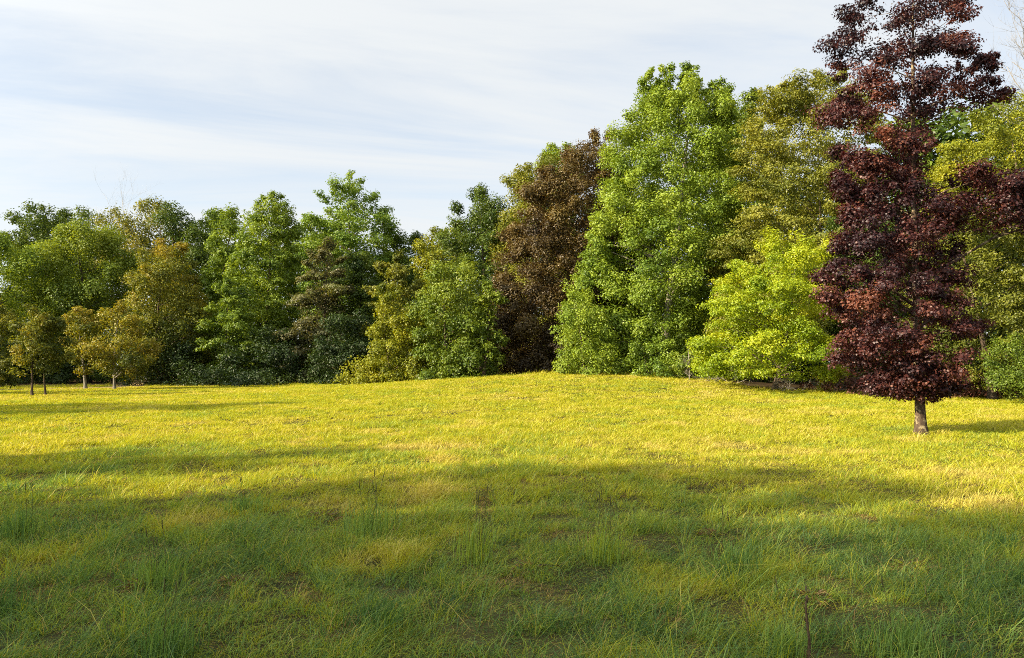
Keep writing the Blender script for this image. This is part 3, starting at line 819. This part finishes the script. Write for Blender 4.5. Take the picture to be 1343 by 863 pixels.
# ------------------------------------------------------------------ grass
def blades(rng, X, Y, h, w, lean, tint, bend, az=None):
    n = len(X)
    Z = ground(X, Y) - 0.01
    wind = 0.0 if az is not None else 1.0
    az = rng.uniform(0, 2 * math.pi, n) if az is None else az
    face = rng.uniform(0, 2 * math.pi, n)
    side = np.stack([np.cos(face), np.sin(face), np.zeros(n)], 1) * (w / 2)[:, None]
    ld = np.stack([np.cos(az) + 0.5 * wind, np.sin(az) - 0.15 * wind, np.zeros(n)], 1)
    B = np.stack([X, Y, Z], 1)
    up = np.array([0, 0, 1.0])
    mid = B + up * (h * 0.55)[:, None] + ld * (h * lean * 0.35)[:, None]
    tip = B + up * (h * (1 - 0.35 * bend))[:, None] + ld * (h * lean * (0.9 + bend * 0.6))[:, None]
    V = np.stack([B - side, B + side, mid - side * 0.8, mid + side * 0.8, tip], 1).reshape(-1, 3)
    i = np.arange(n)[:, None] * 5
    f = np.concatenate([i + 0, i + 1, i + 3, i + 2, i + 2, i + 3, i + 4], 1).reshape(-1)
    return V, f, np.tile([4, 3], n), np.repeat((np.clip(tint, -0.16, 1) * 6 + 1) / 7, 5)


GRASS = leaf_mat('grass_blades', [(0.040, 0.088, 0.028), (0.100, 0.190, 0.050), (0.215, 0.315, 0.058), (0.32, 0.355, 0.024), (0.41, 0.392, 0.012), (0.52, 0.46, 0.10), (0.40, 0.25, 0.08), (0.055, 0.042, 0.028)],
                 0.45, 0.014, (1.15, 1.1, 0.5))


def dryness(x, y):
    """how far the grass has ripened: lush and green near the camera, golden out in the open"""
    d = np.hypot(x, y)
    base = np.interp(d, [3, 7, 11, 16, 26, 70], [0.09, 0.16, 0.29, 0.42, 0.455, 0.46])
    side = np.clip(x / 9, -0.4, 1) * np.interp(d, [4, 8, 14, 22], [0.04, 0.09, 0.06, 0.0])
    rust = np.clip(fbm(x / 1.1, y / 1.3, seed=47) - 0.60, 0, 1) * 2.4 * np.interp(d, [4, 14, 24], [1, 1, 0.3])
    return base + side + rust + 0.42 * (fbm(x / 3.1, y / 3.6, seed=41) - 0.5) + 0.32 * (fbm(x / 0.7, y / 0.8, seed=43) - 0.5)


def meadow():
    rng = np.random.default_rng(7)
    BACK = 5.0                               # the wedge of grass starts behind the camera, wider than the view
    r0, r1 = 2.2, 74.0 + BACK
    g = np.linspace(r0, r1, 4000)
    per = 11
    dens = 7800 / per * (4.0 / np.maximum(g - BACK, 4.0)) ** 1.27
    cdf = np.cumsum(dens * g); nT = int(cdf[-1] * (g[1] - g[0]) * 1.40); cdf /= cdf[-1]
    rT = np.interp(rng.random(nT), cdf, g)
    thT = rng.uniform(-0.70, 0.70, nT)
    XT, YT = rT * np.sin(thT), rT * np.cos(thT) - BACK
    rT = np.hypot(XT, YT)
    q = (YT > 1.2) & (rT > 1.5)
    XT, YT, rT = XT[q], YT[q], rT[q]; nT = len(XT)
    gapn = fbm(XT / 0.28, YT / 0.28, seed=91, n=2)
    kT = gapn + 0.25 * rng.random(nT) > np.interp(rT, [4, 12, 22], [0.515, 0.505, 0.43])
    XT, YT, rT = XT[kT], YT[kT], rT[kT]
    nT = len(XT)
    hT = np.exp(rng.normal(0, 1, nT) * np.interp(rT, [5, 15, 30], [0.46, 0.36, 0.2])); tT = rng.normal(0, 0.11, nT); aT = rng.uniform(0, 6.28, nT)
    q = np.repeat(np.arange(nT), per)
    N = len(q)
    off = rng.normal(size=(N, 2)) * (0.022 + 0.0022 * rT[q])[:, None]
    X, Y = XT[q] + off[:, 0], YT[q] + off[:, 1]
    r = np.hypot(X, Y)
    oa = np.arctan2(off[:, 1], off[:, 0])
    az = np.arctan2(np.sin(oa) + 0.5 * np.sin(aT[q]) + 0.5 * rng.normal(size=N) - 0.15, np.cos(oa) + 0.5 * np.cos(aT[q]) + 0.5 * rng.normal(size=N) + 0.45)
    hF, tF = hT[q], tT[q]
    ok = Y < edge(X, Y) + 0.3 + 0.5 * rng.random(N)
    # the worn path stays free of grass
    P = np.array(PATH)
    dist = np.full(N, 1e9)
    for a, b in zip(P[:-1], P[1:]):
        t = np.clip(((X - a[0]) * (b - a)[0] + (Y - a[1]) * (b - a)[1]) / ((b - a) ** 2).sum(), 0, 1)
        dist = np.minimum(dist, np.hypot(X - a[0] - t * (b - a)[0], Y - a[1] - t * (b - a)[1]))
    ok &= dist > 0.9 + 0.4 * rng.random(N)
    # bare, trampled hollows
    hol = fbm(X / 0.34, Y / 0.42, seed=77, n=2)
    near = np.interp(r, [4, 10, 18, 26], [1, 1, 0.5, 0])
    hollow = (hol > 0.735) & (rng.random(N) < near)
    ok &= ~(hollow & (rng.random(N) < 0.55))
    X, Y, r, hollow, az, hF, tF = X[ok], Y[ok], r[ok], hollow[ok], az[ok], hF[ok], tF[ok]
    n = len(X)
    tus = fbm(X / 0.45, Y / 0.5, seed=60, n=2)
    big = fbm(X / 2.4, Y / 2.0, seed=61, n=2)
    h = (0.035 + 0.15 * np.clip(tus - 0.28, 0, 1) + 0.07 * big) * rng.uniform(0.5, 1.5, n) * np.interp(r, [3, 10, 16, 60], [0.72, 0.74, 0.68, 0.75])
    h = np.where(hollow, h * 0.45, h) * hF
    fringe = np.clip(1 - (edge(X, Y) - Y) / 2.2, 0, 1)
    h = h * (1 + 2.0 * fringe * rng.random(n) * (0.3 + fbm(X / 1.5, Y / 1.5, seed=29)))
    w = np.maximum(0.0042, 0.00062 * r) * rng.uniform(0.7, 1.3, n)
    lean = rng.uniform(0.3, 1.7, n)
    tint = dryness(X, Y) + rng.normal(0, 1, n) * np.interp(r, [5, 22], [0.10, 0.055]) + tF * np.interp(r, [5, 22], [1.1, 0.5])
    dead = rng.random(n) < np.interp(r, [3, 12, 30], [0.07, 0.05, 0.012])
    tint = np.where(dead, rng.uniform(0.6, 0.85, n), np.clip(tint, -0.16, 0.70))
    tint = np.where(hollow, rng.uniform(0.78, 1.0, n), tint)
    V, f, s, t = blades(rng, X, Y, h, w, lean, np.clip(tint, -0.16, 1), rng.uniform(0, 1, n), az)
    # a low mat of old leaves and new shoots between the tufts
    n2 = 800000
    g2 = np.linspace(6.0, 26, 500); c2 = np.cumsum(g2 ** -0.1); c2 /= c2[-1]
    r2 = np.interp(rng.random(n2), c2, g2); a2 = rng.uniform(-0.70, 0.70, n2)
    X2, Y2 = r2 * np.sin(a2), r2 * np.cos(a2) - BACK
    r2 = np.hypot(X2, Y2)
    t2 = np.where(rng.random(n2) < 0.30, rng.uniform(0.55, 1.0, n2), np.clip(dryness(X2, Y2) + rng.normal(0, 0.12, n2), 0, 0.6))
    V2, f2, s2, tt2 = blades(rng, X2, Y2, rng.uniform(0.015, 0.04, n2), np.maximum(0.0045, 0.0007 * r2) * rng.uniform(0.7, 1.3, n2), rng.uniform(1.0, 2.6, n2), t2, rng.uniform(0.3, 1, n2))
    f = np.concatenate([f, f2 + len(V)]); V = np.concatenate([V, V2]); s = np.concatenate([s, s2]); t = np.concatenate([t, tt2])
    me = mesh_from('meadow_grass', V, f, s, GRASS, {'tint': t})
    tag(link('meadow_grass', me), 'tall meadow grass, green in front and ripening to gold further out', 'grass', None, 'stuff')


meadow()


# tall tussocks and stalks that stand out of the sward
def tussock(label, px, py, hpx, wpx, seed, tint, n=70, name='grass_tussock', cat='grass tuft', stalks=0, dark=0.0, group='tall grass tussocks in the foreground'):
    rng = np.random.default_rng(seed)
    # where the sight line meets the ground
    Y = 30.0
    for _ in range(60):
        X, Z = at(px, py, Y)
        Y += (Z - float(ground(X, Y))) / max((EYE - Z) / Y, 0.02) * 0.7
        Y = min(max(Y, 3.0), 70)
    X = float(at(px, py, Y)[0]); k = Y / F
    org = np.array([X, Y, float(ground(X, Y))])
    n = int(n * 1.7); tint = tint - 0.03
    x = X + rng.normal(0, wpx * k * 0.30, n); y = Y + rng.normal(0, wpx * k * 0.28, n)
    h = hpx * k * rng.uniform(0.5, 1.1, n)
    V, f, s, t = blades(rng, x, y, h, np.full(n, max(0.005, 0.0010 * Y)), rng.uniform(0.05, 0.45, n), np.clip(tint + rng.normal(0, 0.07, n), -0.16, 1), rng.uniform(0, 0.8, n))
    root = tag(link(name, None, loc=org), label, cat, group)
    link('blades', mesh_from('blades', V - org, f, s, GRASS, {'tint': t}), root)
    if stalks:
        for q in range(stalks):
            tb = Tubes()
            b = np.array([rng.normal(0, wpx * k * 0.2), rng.normal(0, wpx * k * 0.2), 0])
            H = hpx * k * rng.uniform(1.1, 1.5)
            e = b + np.array([rng.normal(0, 0.12) * H, rng.normal(0, 0.1) * H, H])
            tb.add([b, (b + e) / 2 + [0.01, 0, 0.02], e], [0.0022, 0.0018, 0.0014], 5)
            tb.add([e - (e - b) * 0.16, e - (e - b) * 0.08, e], [0.002, 0.0042, 0.0015], 6)
            link('seed_stalk', tb.mesh('seed_stalk', STALK), root)
    return root


STALK = bark_mat('seed_stalk_brown', (0.06, 0.075, 0.025), (0.15, 0.13, 0.05), 20)
DRY = bark_mat('dry_stalk_brown', (0.045, 0.030, 0.018), (0.13, 0.09, 0.055), 14)
TS = [
    ('dark blue green tussock cut by the left edge low in the foreground', -2, 806, 50, 60, 0.0, 130, 0),
    ('dense dark green tussock low in the foreground left of the middle', 494, 822, 48, 70, 0.0, 160, 0),
    ('upright green tuft with seed stalks behind, in the left foreground', 208, 775, 62, 50, 0.16, 90, 4),
    ('tall thin seed-bearing tuft in the shade near the sunlit strip, left of the middle', 485, 705, 62, 56, 0.16, 90, 5),
    ('slim upright tuft with stalks right of the tall seed-bearing tuft', 622, 738, 74, 40, 0.24, 60, 4),
    ('slim tuft of long stems over a brown hollow right of the middle', 792, 740, 74, 38, 0.26, 60, 4),
    ('leaning dark green tuft of long blades right of the middle, left of the brown hollow', 962, 755, 66, 60, 0.08, 110, 2),
    ('dark green tussock near the right edge by the sunlit patch', 1312, 722, 36, 50, 0.04, 130, 0),
    ('green tussock cut by the right edge under the sunlit patch', 1345, 770, 44, 44, 0.05, 110, 0),
    ('green tuft of long blades at the bottom edge right of the dry stalk', 1185, 862, 74, 90, 0.12, 150, 2),
    ('dark upright tuft at the bottom edge in the left foreground', 218, 868, 80, 60, 0.06, 130, 3),
    ('bright green clump of upright blades at the left edge under the sunlit strip', 22, 706, 52, 60, 0.12, 120, 2),
    ('olive green tuft left of the tussock with the brown base', 320, 672, 34, 50, 0.14, 80, 2),
    ('bent grass tuft at the bottom edge left of the dry stalk', 1030, 866, 70, 46, 0.16, 90, 1),
]
for n, (lab, px, py, hp, wp, ti, cnt, stk) in enumerate(TS):
    tussock(lab, px, py, hp, wp, 500 + n, ti, cnt, stalks=stk)


def dry_stalk(label, px, py, top_py, r, seed):
    rng = np.random.default_rng(seed)
    Y = 8.0
    for _ in range(60):
        X, Z = at(px, py, Y)
        Y += (Z - float(ground(X, Y))) / ((EYE - Z) / Y) * 0.7
    X = float(at(px, py, Y)[0]); H = float(at(px, top_py, Y)[1]) - float(ground(X, Y))
    root = tag(link('dry_stalk', None, loc=(X, Y, float(ground(X, Y)))), label, 'weed stalk')
    tb = Tubes()
    hs = np.linspace(-0.05, 1, 9)
    tb.add(np.stack([0.01 * np.sin(hs * 5), 0.01 * np.cos(hs * 4), hs * H], 1), r * (1.15 - 0.5 * hs) * (1 + 0.25 * (np.arange(9) % 3 == 0)), 8)
    for q in range(7):
        h = rng.uniform(0.55, 0.95) * H
        th = rng.uniform(0, 6.28)
        tb.add([[0.01 * math.sin(h / H * 5), 0, h], [0.03 * math.cos(th), 0.03 * math.sin(th), h + 0.03]], [r * 0.4, r * 0.2], 5)
    link('stem', tb.mesh('stem', DRY), root)
    hd = Tubes()
    hd.add([[0.0, 0, H - 0.01], [0, 0, H + 0.015], [0.0, 0, H + 0.03]], [r * 0.6, r * 1.3, r * 0.4], 8)
    link('seed_head', hd.mesh('seed_head', DRY), root)


dry_stalk('dead brown weed stalk standing upright at the bottom edge right of the middle', 1060, 885, 788, 0.008, 3)


def dead_mound(label, px, py, wpx, hpx, seed, n=170):
    """a heap of dead matted grass in a hollow"""
    rng = np.random.default_rng(seed)
    Y = 8.0
    for _ in range(60):
        X, Z = at(px, py, Y)
        Y += (Z - float(ground(X, Y))) / ((EYE - Z) / Y) * 0.7
    X = float(at(px, py, Y)[0]); k = Y / F
    org = np.array([X, Y, float(ground(X, Y))])
    root = tag(link('dead_grass_clump', None, loc=org), label, 'dead grass', 'dark clumps of dead grass')
    hpx = hpx * 0.55
    a = rng.uniform(0, 6.28, n); q = np.sqrt(rng.random(n)) * (0.75 + 0.5 * vnoise(np.cos(a) * 1.5 + seed, np.sin(a) * 1.5))
    P = np.stack([np.cos(a) * q * wpx * k * 0.5, np.sin(a) * q * wpx * k * 0.5, hpx * k * np.clip(1 - q * q, 0, 1) * 0.9], 1)
    d = np.stack([np.cos(a), np.sin(a), rng.uniform(-0.5, 0.25, n)], 1) + rng.normal(size=(n, 3)) * 0.35
    d = unit(d); sd = unit(np.cross(d, rng.normal(size=(n, 3)))) * 0.004
    L = (wpx * k * 0.42 * rng.uniform(0.5, 1.1, n))[:, None]
    m = P + d * L * 0.55 + [0, 0, 0.012]
    e = P + d * L; e[:, 2] = np.maximum(e[:, 2] - 0.02, 0.01)
    V = np.stack([P - sd, P + sd, m - sd * 0.8, m + sd * 0.8, e], 1).reshape(-1, 3)
    i = np.arange(n)[:, None] * 5
    f = np.concatenate([i, i + 1, i + 3, i + 2, i + 2, i + 3, i + 4], 1).reshape(-1)
    link('blades', mesh_from('blades', V, f, np.tile([4, 3], n), GRASS, {'tint': np.repeat(np.where(rng.random(n) < 0.3, rng.uniform(0.05, 0.6, n), rng.uniform(0.9, 1.0, n)), 5)}), root)


dead_mound('brown heap of dead grass behind the dry stalk', 1062, 790, 46, 26, 1)
dead_mound('dark flattened clump of dead grass in the middle foreground', 612, 774, 40, 14, 2)
dead_mound('dark dead clump at the foot of the slim stemmed tuft right of the middle', 700, 748, 60, 16, 3)
dead_mound('dark dead clump left of the leaning dark tuft', 930, 702, 22, 14, 4)
dead_mound('reddish brown dead clump in the left foreground under the stalky tuft', 190, 772, 50, 20, 5)
dead_mound('small dark clump in the left foreground near the edge', 66, 716, 20, 14, 6)
dead_mound('dark dead clump near the lit strip right of the left tuft', 424, 680, 44, 14, 7)
dead_mound('dark clump of dead grass left of the dense green tussock', 300, 766, 34, 14, 8)
dead_mound('dry brown clump in the right foreground below the sunlit patch', 1195, 746, 50, 14, 9)
dead_mound('small dark clump alone out on the sunlit grass left of the maple', 1108, 600, 12, 8, 10, 60)
